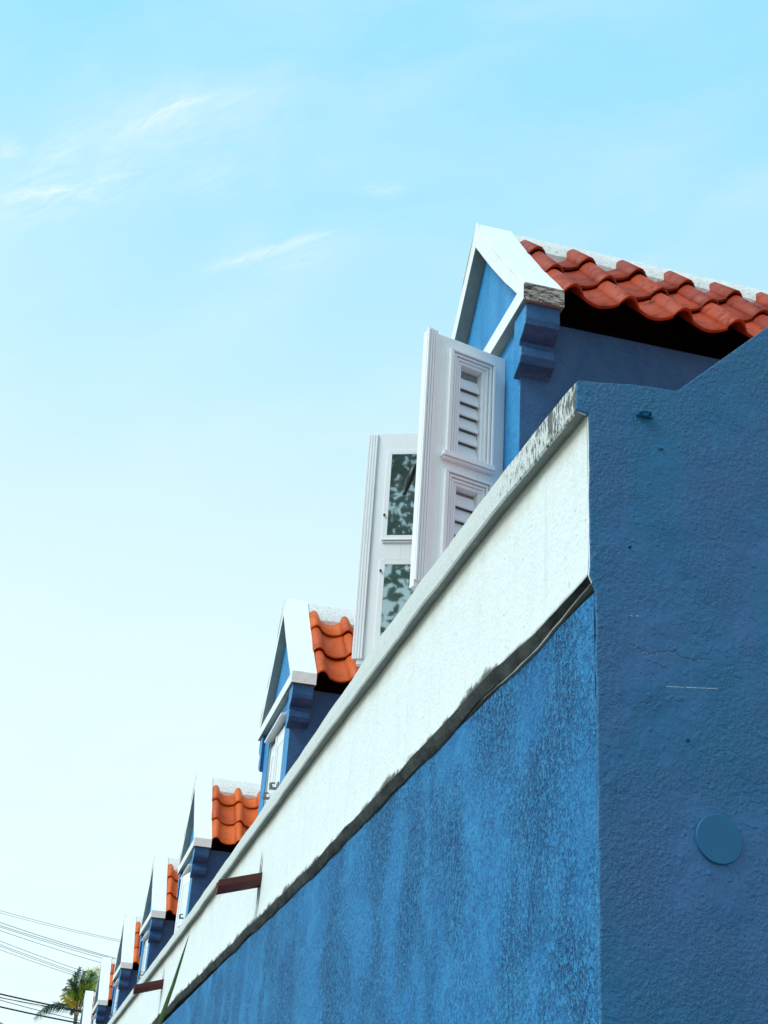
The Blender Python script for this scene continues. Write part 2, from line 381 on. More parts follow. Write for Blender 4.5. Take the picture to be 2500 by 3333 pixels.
class G:
    """collects verts and faces for one mesh"""
    def __init__(s): s.v = []; s.f = []; s.m = []
    def quad(s, pts, m=0):
        b = len(s.v); s.v += [tuple(p) for p in pts]; s.f.append(tuple(range(b, b + len(pts)))); s.m.append(m)
    def box(s, a, b, m=0):
        (x0, y0, z0), (x1, y1, z1) = a, b
        p = [(x0, y0, z0), (x1, y0, z0), (x1, y1, z0), (x0, y1, z0), (x0, y0, z1), (x1, y0, z1), (x1, y1, z1), (x0, y1, z1)]
        k = len(s.v); s.v += p
        for f in ((0, 3, 2, 1), (4, 5, 6, 7), (0, 1, 5, 4), (1, 2, 6, 5), (2, 3, 7, 6), (3, 0, 4, 7)):
            s.f.append(tuple(k + i for i in f)); s.m.append(m)
    def prism(s, poly, axis, a, b, m=0, side_m=None):
        """poly: 2d points; axis 'x': (y,z), 'y': (x,z), 'z': (x,y)"""
        def P(p, t):
            if axis == 'x': return (t, p[0], p[1])
            if axis == 'y': return (p[0], t, p[1])
            return (p[0], p[1], t)
        k = len(s.v); n = len(poly)
        s.v += [P(p, a) for p in poly] + [P(p, b) for p in poly]
        s.f.append(tuple(k + i for i in range(n))); s.m.append(m)
        s.f.append(tuple(k + n + i for i in reversed(range(n)))); s.m.append(m)
        for i in range(n):
            j = (i + 1) % n
            s.f.append((k + i, k + n + i, k + n + j, k + j)); s.m.append(side_m[i] if side_m else m)
    def loft(s, rings, m=0, closed=True, caps=True):
        k = len(s.v); n = len(rings[0])
        for r in rings: s.v += [tuple(p) for p in r]
        for i in range(len(rings) - 1):
            for j in range(n if closed else n - 1):
                j2 = (j + 1) % n
                s.f.append((k + i * n + j, k + i * n + j2, k + (i + 1) * n + j2, k + (i + 1) * n + j))
                s.m.append(m[j] if isinstance(m, (list, tuple)) else m)
        if caps and closed:
            mm = m[0] if isinstance(m, (list, tuple)) else m
            s.f.append(tuple(k + j for j in range(n))); s.m.append(mm)
            b = k + (len(rings) - 1) * n
            s.f.append(tuple(b + j for j in reversed(range(n)))); s.m.append(mm)
    def tube(s, pts, rad, n=8, m=0):
        rings = []
        for i, p in enumerate(pts):
            p = Vector(p); a = Vector(pts[max(0, i - 1)]); b = Vector(pts[min(len(pts) - 1, i + 1)])
            d = (b - a).normalized(); u = d.cross(Vector((0, 0, 1)))
            if u.length < 1e-3: u = d.cross(Vector((1, 0, 0)))
            u.normalize(); w = d.cross(u); r = rad[i] if isinstance(rad, (list, tuple)) else rad
            rings.append([p + (u * math.cos(2 * math.pi * j / n) + w * math.sin(2 * math.pi * j / n)) * r for j in range(n)])
        s.loft(rings, m)
    def build(s, name, mats, smooth=False): return mesh(name, s.v, s.f, mats, s.m, smooth)


def bevelled(me, w=0.006, seg=2, angle=35):
    bm = bmesh.new(); bm.from_mesh(me)
    bmesh.ops.remove_doubles(bm, verts=bm.verts, dist=1e-5)
    ed = [e for e in bm.edges if len(e.link_faces) == 2 and e.calc_face_angle(0) > math.radians(angle)]
    bmesh.ops.bevel(bm, geom=ed, offset=w, segments=seg, profile=0.6, affect='EDGES', clamp_overlap=True)
    bm.to_mesh(me); bm.free(); return me


def nz(x, y, z): return mnoise.noise(Vector((x, y, z)))


def interp(tab, y):
    if y <= tab[0][0]: return tab[0][1]
    for (a, va), (b, vb) in zip(tab, tab[1:]):
        if y <= b:
            t = (y - a) / (b - a); return va + (vb - va) * t
    return tab[-1][1]


# ------------------------------------------------------------------ ground and street
def plain(name, x0, y0, x1, y1, z, mat, h=None):
    g = G()
    if h: g.box((x0, y0, z), (x1, y1, z + h))
    else: g.quad([(x0, y0, z), (x1, y0, z), (x1, y1, z), (x0, y1, z)])
    o = obj(name, g.build(name, mat)); o['kind'] = 'structure'; return o


plain('ground', -1500, -1500, 1500, 1500, -0.01, M['earth'])
plain('road', -7.5, -60, -1.2, 140, -0.004, M['asphalt'])
plain('pavement', -1.2, -60, 1.6, 140, -0.004, M['paving'], 0.12)
plain('far_pavement', -10.0, -60, -7.5, 140, -0.004, M['paving'], 0.12)
g = G()
for k in range(32):
    y = -50 + k * 6; g.quad([(-4.41, y, 0), (-4.29, y, 0), (-4.29, y + 3, 0), (-4.41, y + 3, 0)])
o = obj('road_marking', g.build('road_marking', mat_plain('road_paint', (0.75, 0.75, 0.72), 0.7))); o['kind'] = 'structure'

# ------------------------------------------------------------------ the house
Y0, Y1 = 3.805, 45.6
HX, HY = 1.6, Y0
house = thing('blue_house', 'long blue stuccoed house with a white frieze, white coping and a row of gabled dormers', 'house', (HX, HY, 0))
HL = Vector((HX, HY, 0))


def hpart(name, me, loc=None):
    """a part of the house; mesh in world coordinates unless a location is given"""
    if loc is None: return obj(name, me, house, tuple(-HL))
    return obj(name, me, house, tuple(Vector(loc) - HL))


COP_TOP = [(3.8, 4.30), (4.57, 4.352), (6.44, 4.392), (8.7, 4.352), (14.1, 4.315), (23.5, 4.37), (46, 4.37)]
COP_BOT = [(3.8, 4.172), (5.1, 4.222), (7.8, 4.236), (14.1, 4.205), (23.5, 4.255), (46, 4.255)]
FRZ_BOT = [(3.8, 3.553), (5.0, 3.562), (7.8, 3.538), (10, 3.548), (14, 3.60), (20, 3.61), (46, 3.61)]
stations = []
y = Y0 + 0.015
while y < Y1:
    stations.append(y); y += 0.045 if y < 8 else (0.08 if y < 16 else 0.3)
stations.append(Y1)

# long street wall, a grid so the render undulates a little
g = G(); rows = [0.0, 0.6, 1.2, 1.8] + [2.0 + 0.08 * k for k in range(19)] + [3.50]
st2 = [s for i, s in enumerate(stations) if i % 2 == 0 or s == stations[-1]]
nr = len(rows)
for y in st2:
    for z in rows:
        a = 0.006 * nz(y * 1.1, z * 1.1, 0) + 0.003 * nz(y * 5, z * 5, 3)
        g.v.append((1.600 + a, y, z))
for i in range(len(st2) - 1):
    for j in range(nr - 1):
        g.f.append((i * nr + j, (i + 1) * nr + j, (i + 1) * nr + j + 1, i * nr + j + 1)); g.m.append(0)
wall = hpart('wall', g.build('wall', M['long'], True))
g = G(); g.box((1.63, Y0 + 0.02, 0), (1.95, Y1, 3.5)); hpart('wall_core', g.build('wall_core', M['dark']))

# projecting white frieze, sagging and hand-plastered
rings = []
for y in stations:
    zt = interp(COP_BOT, y) + 0.015; zb = interp(FRZ_BOT, y)
    w = 0.023 * nz(y * 1.3, 0, 5) + 0.008 * nz(y * 4.5, 1, 5) + 0.003 * nz(y * 13, 2, 5)
    e = 0.004 * nz(y * 3, 7, 1)
    ring = [(1.72, y, zt), (1.579, y, zt)]
    for k in range(1, 8):
        z = zt + (zb + w - zt) * k / 7.0
        ring.append((1.578 + e + 0.004 * nz(y * 2.2, z * 2.2, 9) - (0.004 if k == 7 else 0), y, z))
    ring.append((1.72, y, zb + w))
    rings.append(ring)
g = G(); g.loft(rings); me = g.build('frieze', M['frieze'], True)
at1 = me.attributes.new('low', 'FLOAT', 'POINT'); at2 = me.attributes.new('high', 'FLOAT', 'POINT')
for vi, v in enumerate(me.vertices):
    at1.data[vi].value = v.co.z - interp(FRZ_BOT, v.co.y) - 0.023 * nz(v.co.y * 1.3, 0, 5) - 0.008 * nz(v.co.y * 4.5, 1, 5); at2.data[vi].value = interp(COP_BOT, v.co.y) - v.co.z
hpart('frieze', me)

# slanting, mould-blackened drip ledge under the frieze
rings = []
for y in stations:
    zb = interp(FRZ_BOT, y)
    w = 0.023 * nz(y * 1.3, 0, 5) + 0.008 * nz(y * 4.5, 1, 5) + 0.003 * nz(y * 13, 2, 5)
    thick = 0.066 + 0.018 * nz(y * 1.7, 3, 2) + 0.005 * nz(y * 9, 4, 2)
    if y < 4.7: thick *= 0.38 + 0.62 * (y - 3.8) / 0.9
    z1 = zb + w + 0.006
    rings.append([(1.70, y, z1), (1.576, y, z1), (1.572, y, z1 - 0.010), (1.580, y, z1 - thick * 0.55), (1.592, y, z1 - thick * 0.95),
                  (1.597, y, z1 - thick), (1.70, y, z1 - thick)])
g = G(); g.loft(rings); hpart('drip_ledge', g.build('drip_ledge', M['ledge'], True))
# crumbling pale lip where ledge meets wall, near the corner only
rings = []
for y in [q for q in stations if q < 5.7]:
    zb = interp(FRZ_BOT, y)
    w = 0.023 * nz(y * 1.3, 0, 5) + 0.008 * nz(y * 4.5, 1, 5) + 0.003 * nz(y * 13, 2, 5)
    thick = 0.066 + 0.018 * nz(y * 1.7, 3, 2) + 0.005 * nz(y * 9, 4, 2)
    if y < 4.7: thick *= 0.38 + 0.62 * (y - 3.8) / 0.9
    z1 = zb + w + 0.006 - thick
    t_ = max(0.0006, 0.006 + 0.012 * nz(y * 6, 8, 2) + 0.006 * nz(y * 21, 8, 2)) * (0.45 if y < 4.6 else max(0.04, 0.45 - (y - 4.6) * 0.5))
    xl = 1.590 + 0.018 * min(1, max(0, (y - 4.5) / 1.0)) + 0.004 * nz(y * 8, 5, 5)          # sinks into the wall away from the corner
    rings.append([(1.66, y, z1 + 0.002), (xl, y, z1 + 0.003), (xl + 0.0005, y, z1 - t_), (1.66, y, z1 - t_)])
g = G(); g.loft(rings); hpart('plaster_lip', g.build('plaster_lip', mat_plain('crumbly_lime', (0.30, 0.31, 0.27), 0.9, var=0.6, scale=50)))

# coping on the parapet
rings = []
for y in stations:
    zt = interp(COP_TOP, y); zb = interp(COP_BOT, y)
    a = 0.007 * nz(y * 1.6, 0, 20) + 0.004 * nz(y * 6, 0, 21) + 0.002 * nz(y * 17, 0, 25)
    b = 0.007 * nz(y * 1.4, 0, 22) + 0.004 * nz(y * 5, 0, 23) + 0.002 * nz(y * 15, 0, 26)
    c = 0.005 * nz(y * 2.0, 0, 24)
    rings.append([(1.93, y, zb), (1.580, y, zb + b + 0.004), (1.540 + c, y, zb + b), (1.534 + c, y, zb + b + 0.010), (1.533 + c, y, (zt + zb) / 2),
                  (1.535 + c, y, zt + a - 0.010), (1.545 + c, y, zt + a), (1.93, y, zt + a + 0.02)])
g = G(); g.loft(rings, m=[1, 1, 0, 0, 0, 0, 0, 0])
SOFFIT = mat_white_plaster('grey_coping_soffit', speck=1.0, base=(0.26, 0.29, 0.27))  # mould grey, darkened for the shade on down-facing plaster
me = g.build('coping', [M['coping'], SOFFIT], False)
at1 = me.attributes.new('edge', 'FLOAT', 'POINT')
for vi, v in enumerate(me.vertices): at1.data[vi].value = max(0.0, interp(COP_TOP, v.co.y) - v.co.z) + (0.02 if v.co.y > 9 else 0.0)
hpart('coping', me)

# end wall: plaster skin with the outline of frieze and coping, masonry behind
g = G()
left = []
def arris(z, x): return x + 0.003 * nz(z * 9, 1, 40) + 0.002 * nz(z * 30, 1, 41)
z = 0.0
while z < 3.50: left.append((arris(z, 1.600), z, 0)); z += 0.05
left += [(1.598, 3.508, 0), (1.588, 3.530, 1), (1.577, 3.553, 1)]
z = 3.60
while z < 4.15: left.append((arris(z, 1.579), z, 1)); z += 0.05
left += [(1.578, 4.165, 1), (1.545, 4.172, 2), (1.534, 4.178, 2), (1.533, 4.235, 2), (1.536, 4.288, 2), (1.548, 4.300, 2)]
top = [(1.62, 4.309), (1.74, 4.325), (1.85, 4.335), (1.905, 4.338), (1.935, 4.358), (2.10, 4.515), (2.299, 4.709), (3.0, 5.375), (4.2, 6.515), (4.8, 7.085), (5.4, 6.515), (7.66, 4.36), (7.9, 4.34), (7.9, 0)]
outl = [(a, b) for a, b, c in left] + [(x + 0.003 * nz(x * 9, 2, 50), z + 0.004 * nz(x * 7, 2, 51)) for x, z in top]
sm = [(1 if c == 0 else (2 if c == 1 else 3)) for a, b, c in left] + [0] * len(top)
g.prism(outl, 'y', Y0, Y0 + 0.018, 0, sm)
end_wall = hpart('end_wall', bevelled(g.build('end_wall', [M['end'], M['long'], M['rake'], M['coping']]), 0.005, 2, 60))
g = G()
inner = [(1.80, 0), (1.80, 4.29)] + [(x, z - 0.006) for x, z in top[2:-1]] + [(7.88, 0)]
g.prism(inner, 'y', Y0 + 0.016, Y0 + 0.32, 0)
hpart('gable_parapet', g.build('gable_parapet', M['end']))
g = G(); g.prism([(1.65, 0), (1.65, 3.5), (1.94, 4.2), (4.8, 6.9), (7.6, 4.2), (7.9, 0)], 'y', Y1, Y1 + 0.3, 0)
hpart('far_end_wall', g.build('far_end_wall', M['long']))
g = G(); g.box((7.6, Y0 + 0.33, 0), (7.9, Y1, 4.3)); hpart('rear_wall', g.build('rear_wall', M['long']))
# parapet back and main roof as a pantiled sheet
g = G(); g.box((1.72, Y0 + 0.02, 3.5), (1.90, Y1, 4.25)); hpart('parapet_core', g.build('parapet_core', M['dark']))
def slope_sheet(y0, y1, x0, z0, x1, z1, pitch=0.33, amp=0.03):
    g = G(); n = int((y1 - y0) / pitch * 6); d = Vector((x1 - x0, 0, z1 - z0)).normalized(); nn = Vector((-d.z, 0, d.x)) if d.x > 0 else Vector((d.z, 0, -d.x))
    rows_ = 12
    for i in range(n + 1):
        y = y0 + (y1 - y0) * i / n; h = amp * math.sin(2 * math.pi * i / 6.0)
        for k in range(rows_):
            for s in (0, 1):
                t = (k + s) / rows_; lift = 0.022 * s if True else 0
                g.v.append((x0 + (x1 - x0) * t + nn.x * (h - lift), y, z0 + (z1 - z0) * t + nn.z * (h - lift)))
    c = rows_ * 2
    for i in range(n):
        for k in range(c - 1): g.f.append((i * c + k, (i + 1) * c + k, (i + 1) * c + k + 1, i * c + k + 1)); g.m.append(0)
    return g
hpart('main_roof', slope_sheet(Y0 + 0.33, Y1, 1.91, 4.24, 4.8, 6.95).build('main_roof', M['tile'], True))
hpart('rear_roof', slope_sheet(Y0 + 0.33, Y1, 7.7, 4.24, 4.8, 6.95).build('rear_roof', M['tile'], True))
g = G(); g.prism([(4.62, 6.82), (4.8, 7.02), (4.98, 6.82)], 'y', Y0 + 0.33, Y1); hpart('main_ridge', g.build('main_ridge', M['ridge']))

# little things on the end wall
def disc(cx, cz, r, t, mat, name):
    g = G(); n = 48
    prof = [(r, 0.0), (r, t * 0.75), (r - t * 0.3, t), (0.0, t)]
    rings = []
    for rr, h in prof[:3]:
        rings.append([(cx + rr * math.cos(2 * math.pi * j / n), Y0 - h, cz + rr * math.sin(2 * math.pi * j / n)) for j in range(n)])
    g.loft(rings); return hpart(name, g.build(name, mat))
M['disc'] = mat_plain('smooth_blue_cover', (0.013, 0.122, 0.262), 0.5, 0.3, var=0.10)
disc(1.988, 2.740, 0.0765, 0.008, M['disc'], 'cover_plate')
g = G()
ax, az = 1.785, 4.205
g.box((ax - 0.030, Y0 - 0.010, az - 0.008), (ax + 0.030, Y0 + 0.004, az + 0.010))
g.tube([(ax - 0.020, Y0, az + 0.004), (ax - 0.016, Y0 - 0.026, az + 0.002), (ax + 0.014, Y0 - 0.028, az + 0.001), (ax + 0.020, Y0, az + 0.003)], 0.007, 8)
hpart('wall_hook', bevelled(g.build('wall_hook', M['disc']), 0.002))
for (bx, bz, br) in ((1.845, 4.085, 0.007), (1.90, 3.04, 0.004), (1.96, 2.70, 0.003), (1.72, 3.68, 0.004)):
    g = G(); n = 8
    g.loft([[(bx + br * s * math.cos(2 * math.pi * j / n), Y0 - h, bz + br * s * math.sin(2 * math.pi * j / n)) for j in range(n)] for s, h in ((1.2, -0.002), (1, 0.005), (0.5, 0.008))])
    hpart('nail_head', g.build('nail_head', M['end'] if br > 0.006 else M['black']))

# ------------------------------------------------------------------ dormer kit (local origin: front gable plane, centre line, z = 4.3)
DX, DZ = 2.05, 4.30
HW, HB = 0.945, 0.755                # half width of pediment and of walls
ZB, ZC, ZA = 6.205 - DZ, 6.318 - DZ, 7.462 - DZ
XW = 0.055                          # front wall sits behind the gable frame
XE = 3.0                            # how far the dormer runs back into the roof
OPN = 0.475; OZ0, OZ1 = 4.46 - DZ, 6.12 - DZ


def rake_z(y, off=0.0):
    """height of rake outer edge at |y| (slightly bell-cast)"""
    t = 1 - abs(y) / HW
    return ZC + (ZA - ZC) * t - 0.022 * math.sin(math.pi * min(1, max(0, t))) + off


def dormer_body():
    g = G(); x0, x1 = XW, XW + 0.20
    # front wall around the opening
    for s in (-1, 1):
        poly = [(x0, s * HB), (XE, s * HB), (XE, s * (HB - 0.16)), (x1, s * (HB - 0.16)), (x1, s * OPN), (x0, s * OPN)]
        g.prism(poly, 'z', -0.1, ZB + 0.015)
    g.box((x0 + 0.001, -OPN, OZ1), (x1, OPN, ZB - 0.002)); g.box((x0 + 0.001, -OPN, -0.1), (x1, OPN, OZ0))
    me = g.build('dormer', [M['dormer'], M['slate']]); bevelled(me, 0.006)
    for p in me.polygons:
        if abs(p.normal.y) > 0.8 and abs(p.center.y) > HB - 0.01: p.material_index = 1  # side walls get the shaded blue, shade put into the colour
    return me


def corbel():
    prof = [(0.165, 0.0), (0.168, -0.10), (0.160, -0.135), (0.120, -0.172), (0.074, -0.198), (0.066, -0.222), (0.098, -0.250), (0.100, -0.300), (0.082, -0.340),
            (0.030, -0.362), (0.004, -0.378), (-0.02, -0.39), (-0.02, 0.0)]
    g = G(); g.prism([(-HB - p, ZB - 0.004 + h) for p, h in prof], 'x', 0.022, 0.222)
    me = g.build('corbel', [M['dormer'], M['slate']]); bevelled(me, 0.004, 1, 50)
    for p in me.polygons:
        if p.normal.x > -0.8: p.material_index = 1  # all but the street face takes the painted shade
    return me


def pediment(mats):
    """white frame: two rakes and a base cornice round a sunk triangle"""
    g = G(); n = 8
    ys = [-HW + 2 * HW * i / (2 * n) for i in range(2 * n + 1)]
    outer = [(-HW, ZB)] + [(y, rake_z(y)) for y in ys] + [(HW, ZB)]
    iw = HW - 0.115; izb = ZB + 0.098
    inner_top = []
    for i in range(2 * n + 1):
        y = -iw + 2 * iw * i / (2 * n); t = 1 - abs(y) / iw
        inner_top.append((y, izb + 0.012 + (ZA - 0.205 - izb) * t - 0.016 * math.sin(math.pi * t)))
    # front ring: rake part
    x0, xr, x1 = 0.0, 0.085, 0.238
    for i in range(2 * n):
        a, b = outer[1 + i], outer[2 + i]; c, d = inner_top[i + 1], inner_top[i]
        g.quad([(x0, *a), (x0, *b), (x0, *c), (x0, *d)])
        g.quad([(x0, *d), (x0, *c), (xr, *c), (xr, *d)], 2)                 # reveal
        g.quad([(x0, *a), (x1, *a), (x1, *b), (x0, *b)])                    # top of the rake
        g.quad([(x1, *a), (x1, *b), (x1, b[0], ZB), (x1, a[0], ZB)])        # back
    L, Rr = inner_top[0], inner_top[-1]
    g.quad([(x0, -HW, ZB), (x0, -HW, ZC), (x0, *L)]); g.quad([(x0, HW, ZB), (x0, HW, ZC), (x0, *Rr)])
    g.quad([(x0, -HW, ZB), (x0, *L), (x0, *Rr), (x0, HW, ZB)])
    g.quad([(x0, *L), (xr, *L), (xr, *Rr), (x0, *Rr)])
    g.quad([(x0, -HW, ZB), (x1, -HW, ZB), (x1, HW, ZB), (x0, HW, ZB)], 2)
    g.quad([(x0, -HW, ZB), (x1, -HW, ZB), (x1, -HW, ZC), (x0, -HW, ZC)], 1)
    g.quad([(x0, HW, ZB), (x1, HW, ZB), (x1, HW, ZC), (x0, HW, ZC)], 1)
    me = g.build('pediment', mats)
    bm = bmesh.new(); bm.from_mesh(me); bmesh.ops.remove_doubles(bm, verts=bm.verts, dist=1e-4)
    for v in bm.verts: v.co += Vector((0, nz(v.co.y * 9, v.co.z * 9, 70), nz(v.co.y * 9, v.co.z * 9, 71))) * 0.004
    ed = [e for e in bm.edges if len(e.link_faces) == 2 and all(abs(v.co.x) < 0.01 for v in e.verts) and abs(e.calc_face_angle(0) - math.pi / 2) < 0.3 and max(v.co.z - rake_z(v.co.y) for v in e.verts) > -0.03 and abs(e.verts[0].co.y - e.verts[1].co.y) > 0.02]
    bmesh.ops.bevel(bm, geom=ed, offset=0.007, segments=2, affect='EDGES'); bmesh.ops.recalc_face_normals(bm, faces=bm.faces); bm.to_mesh(me); bm.free()
    g = G(); g.quad([(xr + 0.001, y, z) for y, z in ([(-iw - 0.02, izb - 0.02)] + [(y, z + 0.02) for y, z in inner_top] + [(iw + 0.02, izb - 0.02)])])
    g.quad([(xr + 0.10, y, z) for y, z in ([(-iw - 0.02, izb - 0.02)] + [(y, z + 0.02) for y, z in inner_top] + [(iw + 0.02, izb - 0.02)])])
    ty = g.build('tympanum', M['dormer'])
    return me, ty


# pantile: S-profile across x, running up the slope (local y = up slope, z = normal)
TW, TE, TL = 0.331, 0.455, 0.535
def tile_prof(u):
    """height across one tile, u in 0..1: a narrow roll then a broad trough"""
    if u < 0.36: return 0.060 * math.sin(math.pi * (u / 0.36)) ** 0.85 + 0.004
    return -0.036 * math.sin(math.pi * ((u - 0.36) / 0.64)) ** 0.9 + 0.004
def tile_mesh(mat):
    g = G(); N = 14; us = [0.0, 0.04, 0.10, 0.16, 0.22, 0.28, 0.33, 0.38, 0.46, 0.56, 0.68, 0.80, 0.90, 1.0]
    rings = []
    for v, lift in ((0.0, 0.040), (TL, 0.0)):
        topl = [((u * 1.02 - 0.01) * TW, v, tile_prof(u) + lift) for u in us]
        bot = [((u * 1.02 - 0.01) * TW, v, tile_prof(u) + lift - 0.020) for u in reversed(us)]
        rings.append(topl + bot)
    g.loft(rings); me = g.build('tile', mat)
    me.polygons.foreach_set('use_smooth', [p.normal.z > 0.2 or p.normal.z < -0.2 for p in me.polygons])
    return bevelled(me, 0.003, 1, 60)


EAVE = (HW - 0.035, 6.285 - DZ)      # |y| and z of the tile eave line
RIDGE = (0.0, 7.375 - DZ)
SL = Vector((0, EAVE[0], RIDGE[1] - EAVE[1])); SLEN = SL.length; ANG = math.atan2(RIDGE[1] - EAVE[1], EAVE[0])


def ridge_cap():
    g = G(); rings = []; n = 60
    for i in range(n + 1):
        x = 0.236 + (XE - 0.236) * i / n
        w = 0.008 * nz(x * 6, 0, 60) + 0.004 * nz(x * 20, 0, 61)
        dn = 0.235 + 0.016 * nz(x * 5, 0, 62) + 0.018 * nz(x * 15, 0, 63)
        def on(s, k, h):
            y = s * (math.cos(ANG) * k); z = RIDGE[1] - math.sin(ANG) * k
            return (x, y + s * math.sin(ANG) * h, z + math.cos(ANG) * h)
        sag = (0.03 if i == 0 else 0.0)
        rings.append([on(-1, dn + 0.045, -0.05), on(-1, dn - 0.01, 0.016 + w), on(-1, dn * 0.6, 0.040 + w), on(-1, 0.06, 0.045 + w), (x, 0, RIDGE[1] + 0.068 + w), on(1, 0.06, 0.045 + w), on(1, dn * 0.6, 0.04 + w), on(1, dn - 0.01, 0.016 + w), on(1, dn + 0.045, -0.05)])
    g.loft(rings); return g.build('ridge_cap', M['ridge'], True)


def roof_deck():
    g = G(); e = 0.080; DECKZ = EAVE[1] + math.tan(ANG) * (EAVE[0] - HB + 0.02)
    for s in (-1, 1):
        a = (0.24, s * (HB - 0.02), DECKZ - e); b = (0.24, 0, RIDGE[1] - e)
        c = (XE, 0, RIDGE[1] - e); d = (XE, s * (HB - 0.02), DECKZ - e)
        g.quad([a, b, c, d])
        g.quad([(0.24, s * (HB - 0.02), DECKZ - e - 0.02), (0.24, 0, RIDGE[1] - e - 0.02), (XE, 0, RIDGE[1] - e - 0.02), (XE, s * (HB - 0.02), DECKZ - e - 0.02)])
    g.quad([(0.02 + XW, -HB, ZB + 0.017), (XE, -HB, ZB + 0.017), (XE, HB, ZB + 0.017), (0.02 + XW, HB, ZB + 0.017)])
    return g.build('roof_deck', M['dark'])


def far_slope_tiles():
    """the hidden far slope: same tiles joined"""
    src = tile_mesh(M['tile']); g = G(); cols = int((XE - 0.24) / TW)
    rot = Matrix.Rotation(math.pi, 4, 'Z') @ Matrix.Rotation(ANG, 4, 'X')
    for r in range(3):
        for c in range(cols):
            k = r * TE
            base = Vector((0.245 + (c + 1) * TW, EAVE[0] - math.cos(ANG) * k, EAVE[1] + math.sin(ANG) * k))
            mt = Matrix.Translation(base) @ rot; b = len(g.v)
            g.v += [tuple(mt @ v.co) for v in src.vertices]
            for p in src.polygons: g.f.append(tuple(b + i for i in p.vertices)); g.m.append(0)
    return g.build('far_tile_slope', M['tile'])


# shutters: local x = from hinge outwards, y = outside face towards -y, z up (0 = leaf bottom)
LW, LH, LT = 0.520, 1.570, 0.042
PAN = [(0.088, 0.155, 0.815, 1.415), (0.088, 0.155, 0.115, 0.660)]      # casing bottom/top extents are derived below
def leaf_frame(strip_outside):
    """stiles and rails round two openings, fluted casings outside, fluted meeting strip at the free edge"""
    g = G(); o0, o1 = 0.160, 0.298
    up = (0.845, 1.410); lo = (0.105, 0.640)
    h = LT / 2
    g.box((0, -h, 0), (o0, h, LH)); g.box((o1, -h, 0), (LW, h, LH))
    for z0, z1 in ((0, lo[0]), (lo[1], up[0]), (up[1], LH)): g.box((o0, -h, z0), (o1, h, z1))
    # fluted casings on the outside face
    for (z0, z1) in (up, lo):
        for k in range(4):
            d0 = 0.002 + k * 0.0195; d1 = d0 + 0.0135; t = h + 0.012 + 0.0075 * k
            # mitred ring of four bars
            a = (o0 - d1, z0 - 0.02, o1 + d1 + (0.010 if k == 3 else 0), z1 + d1); b = (o0 - d0, z0 - 0.02, o1 + d0, z1 + d0)
            g.box((a[0], -t, a[1]), (b[0], -h, b[3])); g.box((b[2], -t, a[1]), (a[2], -h, b[3]))
            g.box((a[0], -t, b[3] + 0.0005), (a[2], -h, a[3]))
        ca, cb = o0 - 0.078, o1 + 0.095
        g.box((ca, -h - 0.008, z0 - 0.018), (o0 - 0.0005, -h, z1 + 0.080)); g.box((o1 + 0.0005, -h - 0.008, z0 - 0.018), (cb, -h, z1 + 0.080))
        g.box((o0 - 0.0005, -h - 0.008, z1 + 0.001), (o1 + 0.0005, -h, z1 + 0.080))
        g.box((ca - 0.006, -h - 0.040, z0 - 0.052), (cb + 0.008, -h, z0 - 0.022))       # little sill
        g.box((ca, -h - 0.030, z0 - 0.064), (cb, -h, z0 - 0.054))
    # glazing bead frames on the inside face
    for (z0, z1) in (up, lo):
        q0, q1 = o0 - 0.028, o1 + 0.122
        for a, b in (((q0, h, z0 - 0.030), (o0 - 0.002, h + 0.006, z1 + 0.036)), ((o1 + 0.090, h, z0 - 0.030), (q1, h + 0.006, z1 + 0.036)),
                     ((o0 - 0.002, h, z1 + 0.002), (o1 + 0.090, h + 0.006, z1 + 0.036)), ((o0 - 0.002, h, z0 - 0.030), (o1 + 0.090, h + 0.006, z0 - 0.004))): g.box(a, b)
        g.box((q0, h, z0 - 0.042), (q1, h + 0.016, z0 - 0.032)); g.box((q0 + 0.006, h, z0 - 0.056), (q1 - 0.006, h + 0.009, z0 - 0.044))
    # fluted meeting strips
    for k in range(4):
        if strip_outside: g.box((LW - 0.062 + k * 0.0165, -h - 0.012 - 0.0015 * k, 0.030), (LW - 0.062 + k * 0.0165 + 0.0125, -h, LH + 0.012))
        else: g.box((LW - 0.036 + k * 0.0165, h, 0.030), (LW - 0.036 + k * 0.0165 + 0.0125, h + 0.014 - 0.0015 * k, LH - 0.010))
    if strip_outside: g.box((LW - 0.062, -h - 0.006, 0.030), (LW + 0.004, -h, LH + 0.010))
    else: g.box((LW - 0.036, h, 0.030), (LW + 0.027, h + 0.006, LH - 0.012))
    return bevelled(g.build('shutter', M['shutter']), 0.0018, 1, 50)


def slat():
    """one louvre blade, tilted: high inside, low outside"""
    g = G(); o0, o1 = 0.161, 0.297
    g.prism([(-0.015, -0.039), (-0.007, -0.044), (0.020, 0.034), (0.013, 0.040)], 'x', o0, o1)
    me = g.build('louvre_slat', M['shutter'])
    bevelled(me, 0.003, 2, 40); return me


def pane(z0, z1):
    g = G(); g.box((0.159, 0.0222, z0 - 0.002), (0.388, 0.0245, z1 + 0.002)); return g.build('window_pane', M['glass'])


def hinge():
    g = G()
    for k in range(4): g.tube([(0, 0, k * 0.032), (0, 0, k * 0.032 + 0.028)], 0.011, 10)
    g.box((-0.004, -0.004, -0.02), (0.05, 0.004, 0.15)); return g.build('hinge', M['frame'])


def latch():
    g = G()
    g.box((-0.012, -0.045, 0.0), (0.0, 0.045, 0.055)); g.box((-0.075, -0.030, -0.012), (0.0, 0.030, 0.0))
    g.prism([(-0.075, -0.012), (-0.085, 0.040), (-0.070, 0.040), (-0.055, 0.0)], 'y', -0.030, 0.030)
    g.box((-0.068, -0.02, 0.040), (-0.03, 0.02, 0.048))
    return bevelled(g.build('shutter_latch', M['iron']), 0.003, 1)


